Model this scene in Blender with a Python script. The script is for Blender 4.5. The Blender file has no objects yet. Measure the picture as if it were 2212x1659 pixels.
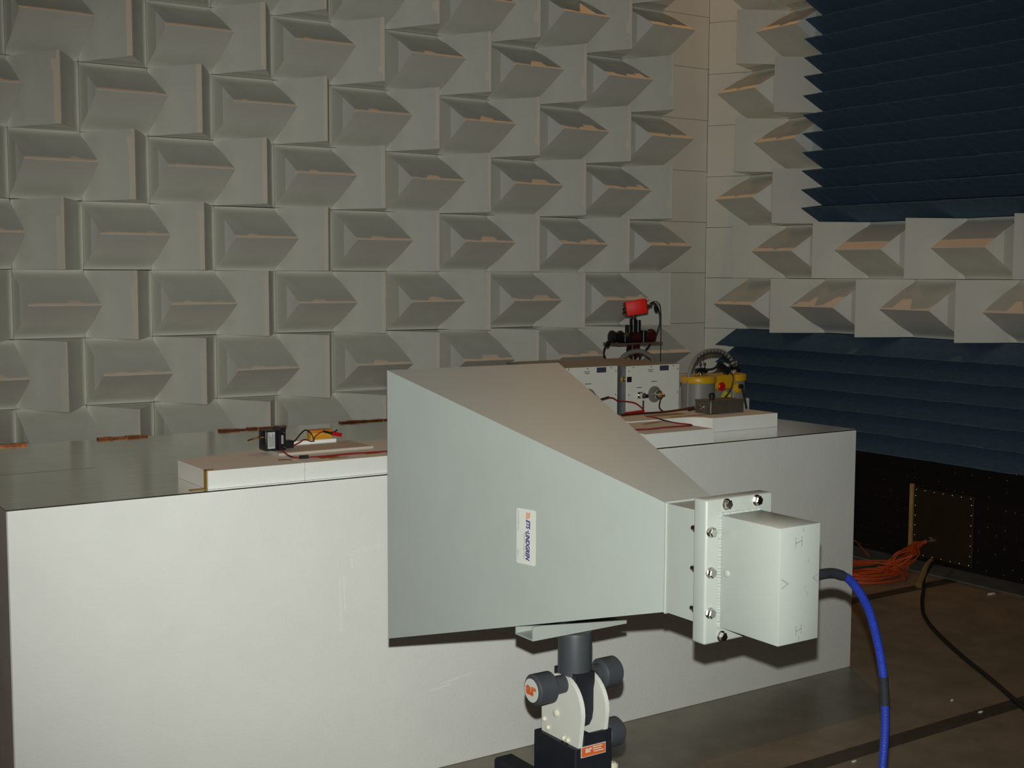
import bpy, bmesh, math, random
from mathutils import Vector, Matrix
random.seed(7)
scene = bpy.context.scene
COL = scene.collection

# ------------------------------------------------------------------ camera
S = 0.305            # width of one wall absorber
RH = 0.3037          # height of one wall absorber
cam_d = bpy.data.cameras.new('camera')
cam = bpy.data.objects.new('camera', cam_d)
COL.objects.link(cam)
yaw, pitch, roll = 0.59065, 0.08606, 0.0034
fw = Vector((math.sin(yaw)*math.cos(pitch), math.cos(yaw)*math.cos(pitch), -math.sin(pitch)))
rt = Vector((math.cos(yaw), -math.sin(yaw), 0))
up = rt.cross(fw)
m3 = Matrix((rt, up, -fw)).transposed() @ Matrix.Rotation(roll, 3, 'Z')
cam.matrix_world = Matrix.Translation((-1.574, -5.781, 1.497)) @ m3.to_4x4()
cam_d.sensor_width = 36.0
cam_d.lens = 36.0*2740.94/2212.0
cam_d.clip_start = 0.05
scene.camera = cam

# ------------------------------------------------------------------ world, flash, exposure
world = bpy.data.worlds.new('world')
scene.world = world
world.use_nodes = True
world.node_tree.nodes['Background'].inputs[0].default_value = (0.30, 0.26, 0.20, 1)
world.node_tree.nodes['Background'].inputs[1].default_value = 0.02

fl = bpy.data.lights.new('camera_flash', 'SPOT')     # the built-in flash, 5 cm above the lens
fl.energy = 340
fl.spot_size = math.radians(75)
fl.spot_blend = 0.9
fl.color = (0.97, 1.0, 0.925)
fl.shadow_soft_size = 0.006
flo = bpy.data.objects.new('camera_flash', fl)
flo.matrix_world = Matrix.Translation((-1.571, -5.775, 1.551)) @ m3.to_4x4()
COL.objects.link(flo)

scene.view_settings.view_transform = 'Standard'
scene.view_settings.look = 'None'
scene.view_settings.gamma = 1.0
scene.view_settings.use_curve_mapping = False
scene.view_settings.exposure = 0.0
scene.cycles.diffuse_bounces = 8
scene.cycles.max_bounces = 12

# ------------------------------------------------------------------ materials
def lin(c):
    c = c/255.0
    return c/12.92 if c <= 0.04045 else ((c+0.055)/1.055)**2.4
def rgb(r, g, b): return (lin(r), lin(g), lin(b), 1.0)

MATS = {}
def mat(name, col, rough=0.6, metal=0.0, var=0.0, vscale=8.0, bump=0.0, bscale=60.0, stretch=None, voronoi=False, spec=0.5, coat=0.0):
    m = bpy.data.materials.new(name); m.use_nodes = True
    nt = m.node_tree; b = nt.nodes['Principled BSDF']
    b.inputs['Base Color'].default_value = col
    b.inputs['Roughness'].default_value = rough
    b.inputs['Metallic'].default_value = metal
    b.inputs['Specular IOR Level'].default_value = spec
    if coat: b.inputs['Coat Weight'].default_value = coat
    if var or bump:
        tc = nt.nodes.new('ShaderNodeTexCoord'); mp = nt.nodes.new('ShaderNodeMapping')
        nt.links.new(tc.outputs['Object'], mp.inputs['Vector'])
        if stretch: mp.inputs['Scale'].default_value = stretch
    if var:
        n = nt.nodes.new('ShaderNodeTexNoise'); n.inputs['Scale'].default_value = vscale
        n.inputs['Detail'].default_value = 6.0; n.inputs['Roughness'].default_value = 0.65
        nt.links.new(mp.outputs[0], n.inputs['Vector'])
        r = nt.nodes.new('ShaderNodeValToRGB')
        r.color_ramp.elements[0].position = 0.3; r.color_ramp.elements[1].position = 0.72
        lo = tuple(c*(1-var) for c in col[:3])+(1,); hi = tuple(min(1, c*(1+var)) for c in col[:3])+(1,)
        r.color_ramp.elements[0].color = lo; r.color_ramp.elements[1].color = hi
        nt.links.new(n.outputs['Fac'], r.inputs['Fac']); nt.links.new(r.outputs['Color'], b.inputs['Base Color'])
    if bump:
        t = nt.nodes.new('ShaderNodeTexVoronoi' if voronoi else 'ShaderNodeTexNoise')
        t.inputs['Scale'].default_value = bscale
        nt.links.new(mp.outputs[0], t.inputs['Vector'])
        bp = nt.nodes.new('ShaderNodeBump'); bp.inputs['Strength'].default_value = bump; bp.inputs['Distance'].default_value = 0.002
        nt.links.new(t.outputs[0], bp.inputs['Height']); nt.links.new(bp.outputs[0], b.inputs['Normal'])
    MATS[name] = m
    return m

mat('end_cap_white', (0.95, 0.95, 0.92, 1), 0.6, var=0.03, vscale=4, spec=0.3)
mat('absorber_white', (0.73, 0.725, 0.67, 1), 0.62, var=0.05, vscale=2.5, bump=0.12, bscale=300, spec=0.3)
mat('wall_dark', (0.008, 0.008, 0.008, 1), 0.9)
mat('room_grey', (0.18, 0.165, 0.145, 1), 0.9, var=0.1)
mat('blue_foam', (0.075, 0.130, 0.195, 1), 0.95, var=0.18, vscale=14, bump=0.4, bscale=220, spec=0.1)
mat('ferrite', (0.010, 0.009, 0.009, 1), 0.42, var=0.25, vscale=5, bump=0.05, bscale=40)
mat('bronze_panel', (0.040, 0.026, 0.012, 1), 0.45, metal=0.3, var=0.25, vscale=5)
mat('floor_mat', (0.235, 0.20, 0.15, 1), 0.36, var=0.22, vscale=7, bump=0.06, bscale=90, spec=0.45)
mat('floor_strip', (0.050, 0.045, 0.037, 1), 0.5, var=0.3, vscale=20)
mat('sill_grey', (0.16, 0.16, 0.15, 1), 0.5, var=0.25, vscale=12)
mat('end_sheet', (0.55, 0.53, 0.50, 1), 0.5, metal=0.0, var=0.1, vscale=6, spec=0.4)
mat('eps', (0.88, 0.88, 0.85, 1), 0.7, var=0.03, vscale=5, bump=0.2, bscale=230, voronoi=True, spec=0.25)
mat('zinc_sheet', (0.88, 0.89, 0.86, 1), 0.17, metal=1.0, var=0.10, vscale=5, bump=0.015, bscale=9, stretch=(1.2, 14, 1))
mat('copper', (0.48, 0.17, 0.07, 1), 0.38, metal=1.0, var=0.4, vscale=40, bump=0.3, bscale=70)
mat('horn_paint', (0.29, 0.315, 0.30, 1), 0.42, var=0.03, vscale=9, bump=0.03, bscale=150)
mat('box_paint', (0.285, 0.305, 0.285, 1), 0.45, var=0.025, vscale=12)
mat('bolt_steel', (0.60, 0.58, 0.54, 1), 0.22, metal=1.0, var=0.15, vscale=200)
mat('chrome', (0.75, 0.75, 0.74, 1), 0.10, metal=1.0)
mat('brass', (0.62, 0.42, 0.16, 1), 0.28, metal=1.0)
mat('sticker', (0.47, 0.48, 0.45, 1), 0.5)
mat('ink_violet', (0.035, 0.028, 0.14, 1), 0.6)
mat('ink_orange', (0.50, 0.085, 0.012, 1), 0.6)
mat('ink_red', (0.60, 0.10, 0.05, 1), 0.6)
mat('ink_grey', (0.10, 0.10, 0.11, 1), 0.7)
mat('pencil', (0.15, 0.14, 0.13, 1), 0.7)
mat('pvc_grey', (0.038, 0.042, 0.048, 1), 0.5, var=0.1, vscale=25, spec=0.3)
mat('black_plastic', (0.011, 0.012, 0.017, 1), 0.45, var=0.15, vscale=30, spec=0.3)
mat('white_plastic', (0.52, 0.52, 0.48, 1), 0.4, var=0.03)
mat('nylon', (0.50, 0.47, 0.37, 1), 0.5)
mat('cable_blue', (0.012, 0.030, 0.27, 1), 0.5, bump=0.5, bscale=400, var=0.15, vscale=60)
mat('cable_black', (0.010, 0.010, 0.013, 1), 0.42)
mat('sleeve_dark', (0.017, 0.018, 0.022, 1), 0.6, spec=0.3)
mat('cable_orange', (0.52, 0.075, 0.014, 1), 0.5)
mat('cable_green', (0.008, 0.050, 0.032, 1), 0.5)
mat('wire_red', (0.30, 0.012, 0.015, 1), 0.42)
mat('clip_red', (0.48, 0.008, 0.008, 1), 0.35)
mat('tape_tan', (0.42, 0.26, 0.07, 1), 0.45, var=0.15, vscale=30)
mat('wood_yellow', (0.42, 0.26, 0.09, 1), 0.7, var=0.2, vscale=20)
mat('sleeve_tan', (0.20, 0.125, 0.055, 1), 0.7)
mat('foam_pink', (0.62, 0.55, 0.48, 1), 0.8, var=0.06, vscale=20, bump=0.2, bscale=300)
mat('module_black', (0.012, 0.010, 0.016, 1), 0.35)
mat('battery_yellow', (0.62, 0.34, 0.02, 1), 0.5, var=0.1, vscale=30)
mat('battery_orange', (0.55, 0.17, 0.015, 1), 0.45)
mat('lisn_front', (0.80, 0.80, 0.74, 1), 0.5, var=0.02)
mat('lisn_case', (0.20, 0.21, 0.22, 1), 0.4, metal=0.4, var=0.08)
mat('lisn_top', (0.30, 0.27, 0.23, 1), 0.5, metal=0.3, var=0.08)
mat('plate_blue', (0.05, 0.06, 0.10, 1), 0.45)
mat('can_grey', (0.20, 0.20, 0.19, 1), 0.45, var=0.05)
mat('can_yellow', (0.60, 0.34, 0.01, 1), 0.38, var=0.06)
mat('label_yellow', (0.62, 0.48, 0.04, 1), 0.5)
mat('label_green', (0.10, 0.22, 0.05, 1), 0.5)
mat('handle_grey', (0.22, 0.21, 0.19, 1), 0.5)
mat('dull_metal', (0.16, 0.145, 0.125, 1), 0.45, metal=0.6, var=0.15, vscale=30)
mat('cam_red', (0.92, 0.012, 0.005, 1), 0.45, spec=0.3)
mat('maroon', (0.060, 0.005, 0.008, 1), 0.5)
mat('stand_black', (0.008, 0.008, 0.011, 1), 0.35)
mat('perf_plate', (0.14, 0.10, 0.075, 1), 0.6)
mat('lamp_lens', (0.8, 0.7, 0.5, 1), 0.3)
b = MATS['lamp_lens'].node_tree.nodes['Principled BSDF']
b.inputs['Emission Color'].default_value = (1.0, 0.55, 0.2, 1); b.inputs['Emission Strength'].default_value = 6.0

# ------------------------------------------------------------------ helpers
def worg(o):
    v = Vector((0, 0, 0))
    while o is not None:
        v += o.location; o = o.parent
    return v

class MB:
    """collects faces in world coordinates; build() links them as one mesh object"""
    def __init__(self): self.v = []; self.f = []; self.sm = []; self.mi = {}
    def add(self, vs, fs, smooth=False):
        n = len(self.v); self.v += [Vector(p) for p in vs]
        for f in fs: self.f.append([i+n for i in f]); self.sm.append(smooth)
        return self
    def box(self, a, b):
        x0, y0, z0 = a; x1, y1, z1 = b
        vs = [(x0,y0,z0),(x1,y0,z0),(x1,y1,z0),(x0,y1,z0),(x0,y0,z1),(x1,y0,z1),(x1,y1,z1),(x0,y1,z1)]
        return self.add(vs, [(0,3,2,1),(4,5,6,7),(0,1,5,4),(1,2,6,5),(2,3,7,6),(3,0,4,7)])
    def bbox(self, a, b, r=0.003, seg=2):
        bm = bmesh.new(); bmesh.ops.create_cube(bm, size=1)
        a = Vector(a); b = Vector(b); c = (a+b)/2; d = b-a
        for v in bm.verts: v.co = Vector((v.co.x*d.x, v.co.y*d.y, v.co.z*d.z))+c
        bmesh.ops.bevel(bm, geom=bm.edges[:], offset=r, segments=seg, profile=0.5, affect='EDGES')
        bm.verts.index_update()
        self.add([v.co.copy() for v in bm.verts], [[v.index for v in f.verts] for f in bm.faces], True)
        bm.free(); return self
    def hexa(self, q0, q1):
        """two quads (same winding) joined to a solid"""
        return self.add(list(q0)+list(q1), [(3,2,1,0),(4,5,6,7),(0,1,5,4),(1,2,6,5),(2,3,7,6),(3,0,4,7)])
    def prism(self, poly, d, smooth=False):
        n = len(poly); d = Vector(d); poly = [Vector(p) for p in poly]
        fs = [tuple(range(n-1, -1, -1)), tuple(range(n, 2*n))]
        self.add(poly+[p+d for p in poly], fs+[(i, (i+1) % n, n+(i+1) % n, n+i) for i in range(n)], smooth)
        return self
    def frame(self, ax):
        ax = Vector(ax).normalized(); t = Vector((0,0,1)) if abs(ax.z) < 0.9 else Vector((1,0,0))
        u = ax.cross(t).normalized(); return u, ax.cross(u).normalized()
    def lathe(self, p0, axis, prof, n=24, smooth=True):
        """prof: list of (distance along axis, radius)"""
        p0 = Vector(p0); ax = Vector(axis).normalized(); u, w = self.frame(ax)
        vs = []; fs = []
        for d, r in prof:
            for k in range(n):
                a = 2*math.pi*k/n; vs.append(p0+ax*d+u*(r*math.cos(a))+w*(r*math.sin(a)))
        for i in range(len(prof)-1):
            for k in range(n):
                fs.append((i*n+k, i*n+(k+1) % n, (i+1)*n+(k+1) % n, (i+1)*n+k))
        fs.append(tuple(range(n-1, -1, -1))); fs.append(tuple((len(prof)-1)*n+k for k in range(n)))
        return self.add(vs, fs, smooth)
    def cyl(self, p0, p1, r0, r1=None, n=20, smooth=True):
        p0 = Vector(p0); p1 = Vector(p1); r1 = r0 if r1 is None else r1
        return self.lathe(p0, p1-p0, [(0, r0), ((p1-p0).length, r1)], n, smooth)
    def tube(self, pts, r, n=10, sub=6):
        path = spline(pts, sub)
        vs = []; fs = []; u = None
        for i, p in enumerate(path):
            t = (path[min(i+1, len(path)-1)]-path[max(i-1, 0)]).normalized()
            if u is None: u, _ = self.frame(t)
            u = (u-t*u.dot(t)).normalized(); w = t.cross(u)
            rr = r(i/(len(path)-1)) if callable(r) else r
            for k in range(n):
                a = 2*math.pi*k/n; vs.append(p+u*(rr*math.cos(a))+w*(rr*math.sin(a)))
        for i in range(len(path)-1):
            for k in range(n): fs.append((i*n+k, i*n+(k+1) % n, (i+1)*n+(k+1) % n, (i+1)*n+k))
        fs.append(tuple(range(n-1, -1, -1))); fs.append(tuple((len(path)-1)*n+k for k in range(n)))
        return self.add(vs, fs, True)
    def bar(self, p0, p1, w, h, upv=(0,0,1)):
        p0 = Vector(p0); p1 = Vector(p1); t = (p1-p0).normalized(); s = t.cross(Vector(upv)).normalized(); q = s.cross(t)
        def sq(p): return [p-s*w/2-q*h/2, p+s*w/2-q*h/2, p+s*w/2+q*h/2, p-s*w/2+q*h/2]
        return self.hexa(sq(p0), sq(p1))
    def xform(self, M):
        self.v = [M @ p for p in self.v]; return self
    def mesh(self, name, off=Vector((0,0,0))):
        me = bpy.data.meshes.new(name)
        me.from_pydata([p-off for p in self.v], [], self.f)
        me.polygons.foreach_set('use_smooth', self.sm)
        bm = bmesh.new(); bm.from_mesh(me); bmesh.ops.recalc_face_normals(bm, faces=bm.faces[:]); bm.to_mesh(me); bm.free()
        me.set_sharp_from_angle(angle=math.radians(35))
        me.update(); return me
    def build(self, name, material, parent=None):
        off = worg(parent) if parent else Vector((0,0,0))
        me = self.mesh(name, off); me.materials.append(MATS[material])
        o = bpy.data.objects.new(name, me); COL.objects.link(o)
        o.parent = parent
        return o

def spline(pts, sub):
    P = [Vector(p) for p in pts]
    if len(P) < 3 or sub < 2: return P
    out = []
    for i in range(len(P)-1):
        p0 = P[max(i-1, 0)]; p1 = P[i]; p2 = P[i+1]; p3 = P[min(i+2, len(P)-1)]
        for k in range(sub):
            t = k/sub; t2 = t*t; t3 = t2*t
            out.append(0.5*((2*p1)+(p2-p0)*t+(2*p0-5*p1+4*p2-p3)*t2+(3*p1-p0-3*p2+p3)*t3))
    out.append(P[-1]); return out

def thing(name, label, cat, loc, group=None):
    o = bpy.data.objects.new(name, None); COL.objects.link(o); o.location = loc
    o.empty_display_size = 0.05
    return tag(o, label, cat, group)
def tag(o, label, cat, group=None):
    o['label'] = label; o['category'] = cat
    if group: o['group'] = group
    return o
def struct(o, label=None):
    o['kind'] = 'structure'
    if label: o['label'] = label
    return o
def lab(o, label): o['label'] = label; return o
def stuff(o): o['kind'] = 'stuff'; return o
def inst(name, me, loc, rz=0.0, parent=None, rx=0.0, ry=0.0):
    o = bpy.data.objects.new(name, me); COL.objects.link(o)
    o.location = loc; o.rotation_euler = (rx, ry, rz); o.parent = parent
    return o
def lettering(name, body, size, material, origin, xdir, ydir, parent, bold=0.0, shear=0.0, width=None, depth=0.0003):
    """flat lettering as real thin geometry: origin = lower left corner, xdir = reading direction, ydir = up of letters"""
    cu = bpy.data.curves.new('lettering', 'FONT'); cu.body = body; cu.size = size; cu.shear = shear; cu.offset = bold
    cu.resolution_u = 4
    t = bpy.data.objects.new('lettering_source', cu); COL.objects.link(t)
    dg = bpy.context.evaluated_depsgraph_get()
    me = bpy.data.meshes.new_from_object(t.evaluated_get(dg))
    bpy.data.objects.remove(t); bpy.data.curves.remove(cu)
    xs = [v.co.x for v in me.vertices]; x0 = min(xs); w = max(xs)-x0
    k = (width/w) if width else 1.0
    X = Vector(xdir).normalized(); Y = Vector(ydir).normalized(); N = X.cross(Y)
    O = Vector(origin)
    mb = MB()
    vs = [O+X*((v.co.x-x0)*k)+Y*v.co.y for v in me.vertices]
    fs = [tuple(p.vertices) for p in me.polygons]
    mb.add([v+N*depth for v in vs], fs)
    bpy.data.meshes.remove(me)
    return mb.build(name, material, parent)

# ------------------------------------------------------------------ room shell
XR = 3.845           # base plane of the absorbers on the right wall
ZL = 1.5114          # a row joint on the left wall
ZR = 1.4806          # the same joint on the right wall
CEIL = 5.80; WTOP = 3.66
XW = -3.36; YW = -8.2

floor = struct(MB().box((XW-0.1, YW-0.1, -0.1), (XR+0.13, 0.13, 0.0)).build('floor', 'floor_mat'), 'brown conductive chamber floor')
for y, x0 in ((-3.16, -3.2), (-1.88, 2.25)):
    struct(MB().box((x0, y-0.033, 0.0), (3.70, y+0.033, 0.0022)).build('trim_1' if y < -3 else 'trim_2', 'floor_strip'))
struct(MB().bbox((3.66, -6.5, 0.0), (XR+0.02, -0.02, 0.006), 0.002, 1).build('trim_3', 'sill_grey'))
struct(MB().box((XW-0.1, YW-0.1, CEIL), (XR+0.13, 0.13, CEIL+0.1)).build('ceiling', 'room_grey'))
wall_left = struct(MB().box((XW, 0.03, 0.0), (XR+0.03, 0.13, CEIL)).build('wall_left', 'wall_dark'), 'wall covered with white wedge absorbers behind the bench')
wall_right = struct(MB().box((XR+0.03, YW, 0.0), (XR+0.13, 0.03, CEIL)).build('wall_right', 'wall_dark'), 'end wall with white wedges and dark blue ridged foam')
struct(MB().box((XW-0.1, YW, 0.0), (XW, 0.13, CEIL)).build('wall_side', 'room_grey'))
struct(MB().box((XW-0.1, YW-0.1, 0.0), (XR+0.13, YW, CEIL)).build('wall_back', 'room_grey'))

# wedge absorbers: left-wall frame, x along the wall, -y out of the wall, z up
D = 0.276; G = 0.0012; TH = 0.028
PROF = [(0, 0), (0.05, 0.012), (0.10, 0.042), (0.16, 0.100), (0.22, 0.172), (0.29, 0.262), (0.37, 0.358), (0.47, 0.468), (1, 1)]
def wedge(horizontal):
    """base board, two sloping faces that flare into a cove at the foot, ends closed by a skirt below and a paler triangular cap above"""
    r = 0.0012; k = 7                        # the skirt reaches up to this profile point
    L, W = (S, RH) if horizontal else (RH, S)   # along the ridge, across it
    a0, a1, b0, b1, c = G, L-G, G, W-G, W/2
    def P(a, d, b): return (a, -d, b) if horizontal else (b, -d, a)
    n = len(PROF)
    row = [(-TH, b0)]+[(D*w, b0+(c-r-b0)*t) for t, w in PROF]+[(D*w, b1+(c+r-b1)*t) for t, w in reversed(PROF)]+[(-TH, b1)]
    m = len(row)
    vs = [P(a0, d, b) for d, b in row]+[P(a1, d, b) for d, b in row]
    mb = MB()
    mb.add(vs, [(i, i+1, m+i+1, m+i) for i in range(m-1)]+[(m-1, 0, m, 2*m-1)], True)
    lo, hi = 1+k, m-2-k
    for o in (0, m):
        mb.add([vs[o+i] for i in range(0, lo+1)]+[vs[o+i] for i in range(hi, m)], [tuple(range(2*(lo+1)))])
        mb.add([vs[o+i] for i in range(lo, hi+1)], [tuple(range(hi-lo+1))])
    me = bpy.data.meshes.new('wedge'); me.from_pydata(mb.v, [], mb.f); me.polygons.foreach_set('use_smooth', mb.sm)
    bm = bmesh.new(); bm.from_mesh(me); bmesh.ops.remove_doubles(bm, verts=bm.verts[:], dist=1e-6)
    bmesh.ops.recalc_face_normals(bm, faces=bm.faces[:]); bm.to_mesh(me); bm.free()
    me.set_sharp_from_angle(angle=math.radians(35))
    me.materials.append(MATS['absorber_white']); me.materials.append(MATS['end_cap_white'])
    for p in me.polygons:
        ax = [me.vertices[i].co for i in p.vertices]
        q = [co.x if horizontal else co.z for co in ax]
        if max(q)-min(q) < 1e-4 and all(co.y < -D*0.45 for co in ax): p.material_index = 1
    return me
WH = wedge(True); WV = wedge(False)
def jit(a): return random.uniform(-a, a)
for v in range(-5, 7):
    for u in range(-11, 11):
        hor = (u+v) % 2 == 0
        inst('wedge_absorber', WH if hor else WV, (u*S+jit(0.0008), jit(0.0015)-0.001, ZL+v*RH+jit(0.0008)), jit(0.004), wall_left, jit(0.003), jit(0.0025))
    # flat filler boards that close the corner
    z0, z1 = ZL+v*RH+0.0012, ZL+(v+1)*RH-0.0012
    MB().box((11*S+0.0015, -0.002+jit(0.001), z0), (12.17*S, TH, z1)).build('filler_board', 'absorber_white', wall_left)
for v in range(-5, 7):
    z0, z1 = ZR+v*RH+0.0012, ZR+(v+1)*RH-0.0012
    z0 = max(z0, 0.003)
    if z1 > WTOP: z1 = WTOP-0.002
    xa, ya, xb, yb = 12.17*S+0.001, -0.004, XR, -0.7715*S+0.001
    MB().prism([(xa, ya, z0), (XR+0.028, ya, z0), (XR+0.028, yb, z0), (xb, yb, z0)], (0, 0, z1-z0)).build('filler_board', 'absorber_white', wall_right)

def right_xyz(u, z): return (XR, -(u+0.7715)*S, z)
for v in range(-1, 7):
    n = 14 if v < 1 else 2
    for u in range(n):
        hor = (u+v) % 2 == 1
        z = ZR+v*RH
        if z+RH > WTOP+0.01: continue
        p = right_xyz(u, z)
        inst('wedge_absorber', WH if hor else WV, (p[0]+jit(0.001), p[1]+jit(0.0008), p[2]+jit(0.0008)), -math.pi/2+jit(0.003), wall_right, jit(0.002), jit(0.003))

# blue pyramid foam panels, six by six pyramids each
PW = 2*S; PHt = 2*RH; pit = PW/6; pitz = PHt/6; BT = 0.045; PD = 0.166
e = 0.0010
def foam_ridge(f):     # f: height of the tip within its row
    c = pitz*f
    mb = MB().add([(e, 0, e*.3), (pit-e, 0, e*.3), (pit-e, 0, pitz-e*.3), (e, 0, pitz-e*.3),
            (e, -PD, c-.0015), (pit-e, -PD, c-.0015), (pit-e, -PD, c+.0015), (e, -PD, c+.0015)],
           [(0,3,2,1),(4,5,6,7),(0,1,5,4),(1,2,6,5),(2,3,7,6),(3,0,4,7)])
    me = mb.mesh('foam_ridge'); me.materials.append(MATS['blue_foam']); return me
RIDGE_UP = foam_ridge(0.78); RIDGE_DOWN = foam_ridge(0.10)
mb = MB().box((0.001, -BT, 0.001), (PW-0.001, TH, PHt-0.001)); FB = mb.mesh('foam_base'); FB.materials.append(MATS['blue_foam'])
def blue_panel(y, z, lbl, ridge):
    o = inst('ridged_foam_panel', FB, (XR, y, z), -math.pi/2, wall_right); o['label'] = lbl
    for i in range(6):
        for k in range(6):
            inst('foam_ridge', ridge, (i*pit, -BT+jit(0.002), k*pitz), jit(0.006), o, jit(0.012), jit(0.004))
for r in range(3):
    for c in range(5):
        blue_panel(-(0.7715+2+2*c)*S, ZR+RH+r*PHt, 'dark blue ridged foam panel high on the end wall', RIDGE_UP)
for c in range(6):
    blue_panel(-0.185-c*PW, ZR-RH-PHt-0.001, 'dark blue ridged foam panel low on the end wall', RIDGE_DOWN)

# black ferrite tiles at the foot of the end wall
TS = 0.1; rows = 6; TZ = 0.565/rows
mb = MB().box((-0.012, 0.0004, 0.0004), (0, TS-0.0004, TZ-0.0004)); FT = mb.mesh('ferrite_tile'); FT.materials.append(MATS['ferrite'])
for i in range(33):
    for k in range(rows):
        inst('ferrite_tile', FT, (XR+0.03, -0.3-(i+1)*TS, 0.002+k*TZ), 0, wall_right)
mb = MB()
for i in range(66):
    for k in range(rows):
        if random.random() < 0.6:
            mb.lathe((XR+0.0185, -0.3-(i+.5)*TS/2, 0.002+(k+.5)*TZ+random.choice((-.02, 0.015))), (-1,0,0), [(0, .0022), (.0008, .0020), (.0015, .001)], 8)
stuff(mb.build('tile_screws', 'bolt_steel', wall_right))
# access panel with a ring of bolts, and the wooden strip beside it
ap = MB().bbox((XR+0.004, -1.85, 0.03), (XR+0.017, -1.485, 0.395), 0.002, 1).build('access_panel', 'bronze_panel', wall_right)
lab(ap, 'brown metal access panel edged with small bolts')
mb = MB()
ring = [(-1.50-i*0.0555, 0.383) for i in range(7)]+[(-1.50-i*0.0555, 0.042) for i in range(7)]+[(-1.497, 0.09+i*0.052) for i in range(6)]+[(-1.838, 0.09+i*0.052) for i in range(6)]
for y, z in ring: mb.lathe((XR+0.0045, y, z), (-1,0,0), [(0, .0040), (.002, .0036), (.0035, .0018)], 8)
stuff(mb.build('panel_bolts', 'bolt_steel', ap))
MB().lathe((XR+0.005, -1.60, 0.128), (-1,0,0), [(0, .020), (.006, .020), (.008, .013), (.03, .013), (.034, .010)], 16).build('cable_gland', 'bolt_steel', ap)
MB().bbox((XR-0.004, -1.481, 0.05), (XR+0.016, -1.462, 0.41), 0.002, 1).build('wooden_strip', 'wood_yellow', wall_right)

# ceiling lamps (warm incandescent downlights, above the picture)
def ceiling_lamp(x, y, watt, lbl, size=0.05):
    t = thing('ceiling_lamp', lbl, 'lamp', (x, y, CEIL-0.12), 'warm ceiling lamps')
    MB().lathe((x, y, CEIL), (0,0,-1), [(0, .09), (.02, .09), (.03, .075), (.10, .075), (.12, .085), (.12, .07), (.06, .05)], 24).build('housing', 'white_plastic', t)
    MB().lathe((x, y, CEIL-0.062), (0,0,-1), [(0, .048), (.012, .04), (.02, .02)], 20).build('bulb', 'lamp_lens', t)
    L = bpy.data.lights.new('lamp_light', 'SPOT'); L.energy = watt; L.color = (1.0, 0.47, 0.14)
    L.spot_size = math.radians(165); L.spot_blend = 0.4; L.shadow_soft_size = size
    o = bpy.data.objects.new('lamp_light', L); COL.objects.link(o); o.parent = t; o.location = (0, 0, -0.02)
ceiling_lamp(3.40, -0.455, 84, 'warm ceiling lamp tucked in the corner of the two absorber walls', 0.02)
ceiling_lamp(-2.6, -0.50, 60, 'warm ceiling lamp at the far left end of the absorber wall', 0.02)

# ------------------------------------------------------------------ bench
BX0, BX1, BY0, BY1, BZ = -0.895, 2.164, -2.55, -1.322, 0.9186
bench = thing('test_bench', 'long white foam block bench topped with a bare metal sheet', 'bench', (0.63, -1.94, 0))
MB().bbox((BX0+0.003, BY0+0.001, 0.0), (BX1-0.001, BY1, BZ-0.003), 0.004, 2).build('foam_block', 'eps', bench)
for a, c in (((0.005, 0.640), (0.008, 0.475)), ((0.018, 0.640), (0.020, 0.540)), ((0.040, 0.700), (0.150, 0.712)), ((0.040, 0.700), (0.046, 0.655)), ((0.34, 0.26), (0.45, 0.275)), ((0.30, 0.245), (0.37, 0.252))):
    MB().bar((a[0], BY0+0.0005, a[1]), (c[0], BY0+0.0005, c[1]), 0.0018, 0.0016, (0, 1, 0)).build('scratch', 'eps', bench)
gp = MB().box((BX0, BY0, BZ-0.003), (BX1, BY1, BZ)).build('ground_plane', 'zinc_sheet', bench)
lab(gp, 'bare galvanised metal sheet on top of the foam block')
MB().box((BX0, BY0-0.0005, 0.0), (BX0+0.0025, BY1, BZ-0.003)).build('folded_end_sheet', 'end_sheet', bench)
MB().box((BX0+0.001, -1.975, BZ), (-0.52, -1.973, BZ+0.0005)).build('sheet_seam', 'ink_grey', bench)
def copper(x0, x1, yo):
    mb = MB(); n = 7
    for i in range(n):
        a = x0+(x1-x0)*i/n; c = x0+(x1-x0)*(i+1)/n
        h = 0.006+jit(0.002); y = yo+jit(0.002)
        mb.box((a, y-0.014, BZ+0.0003), (c+0.002, y+0.012, BZ+h))
    lab(mb.build('copper_strip', 'copper', bench), 'crumpled copper bonding strip along the back edge')
for x0, x1 in ((-0.89, -0.57), (-0.33, -0.16), (0.11, 0.37), (0.60, 0.86)): copper(x0, x1, -1.336)

# foam slabs on the bench
ST = BZ+0.050
def slab(name, poly, top, lbl):
    t = MB().prism([(x, y, BZ+0.0005) for x, y in poly], (0, 0, top-BZ-0.0005)).build(name, 'eps')
    return tag(t, lbl, 'foam slab')
sa = slab('foam_slab', [(-0.374, -2.528), (-0.0935, -2.528), (-0.0935, -2.20), (-0.374, -2.29)], ST, 'white foam slab with olive tape on its corner at the bench left end')
sb = slab('foam_slab', [(-0.0915, -2.528), (0.62, -2.528), (0.62, -2.20), (-0.0915, -2.20)], ST, 'long white foam slab running behind the horn under the wires')
sc = slab('foam_slab', [(1.13, -2.548), (1.434, -2.548), (1.434, -2.262), (1.13, -2.262)], ST, 'white foam slab flush with the bench front, right of the horn')
sd = slab('foam_slab', [(1.30, -2.255), (1.56, -2.255), (1.595, -2.268), (1.62, -2.295), (1.632, -2.33), (1.966, -2.33), (1.966, -2.075), (1.30, -2.075)], ST+0.003, 'white foam slab with a curved notch carrying the small metal box')
def tape(par, pts, w, z, m='tape_tan'):
    mb = MB()
    for a, c in zip(pts[:-1], pts[1:]): mb.bar((a[0], a[1], z), (c[0], c[1], z), w, 0.0008)
    return mb.build('adhesive_tape', m, par)
mb = MB()
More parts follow.
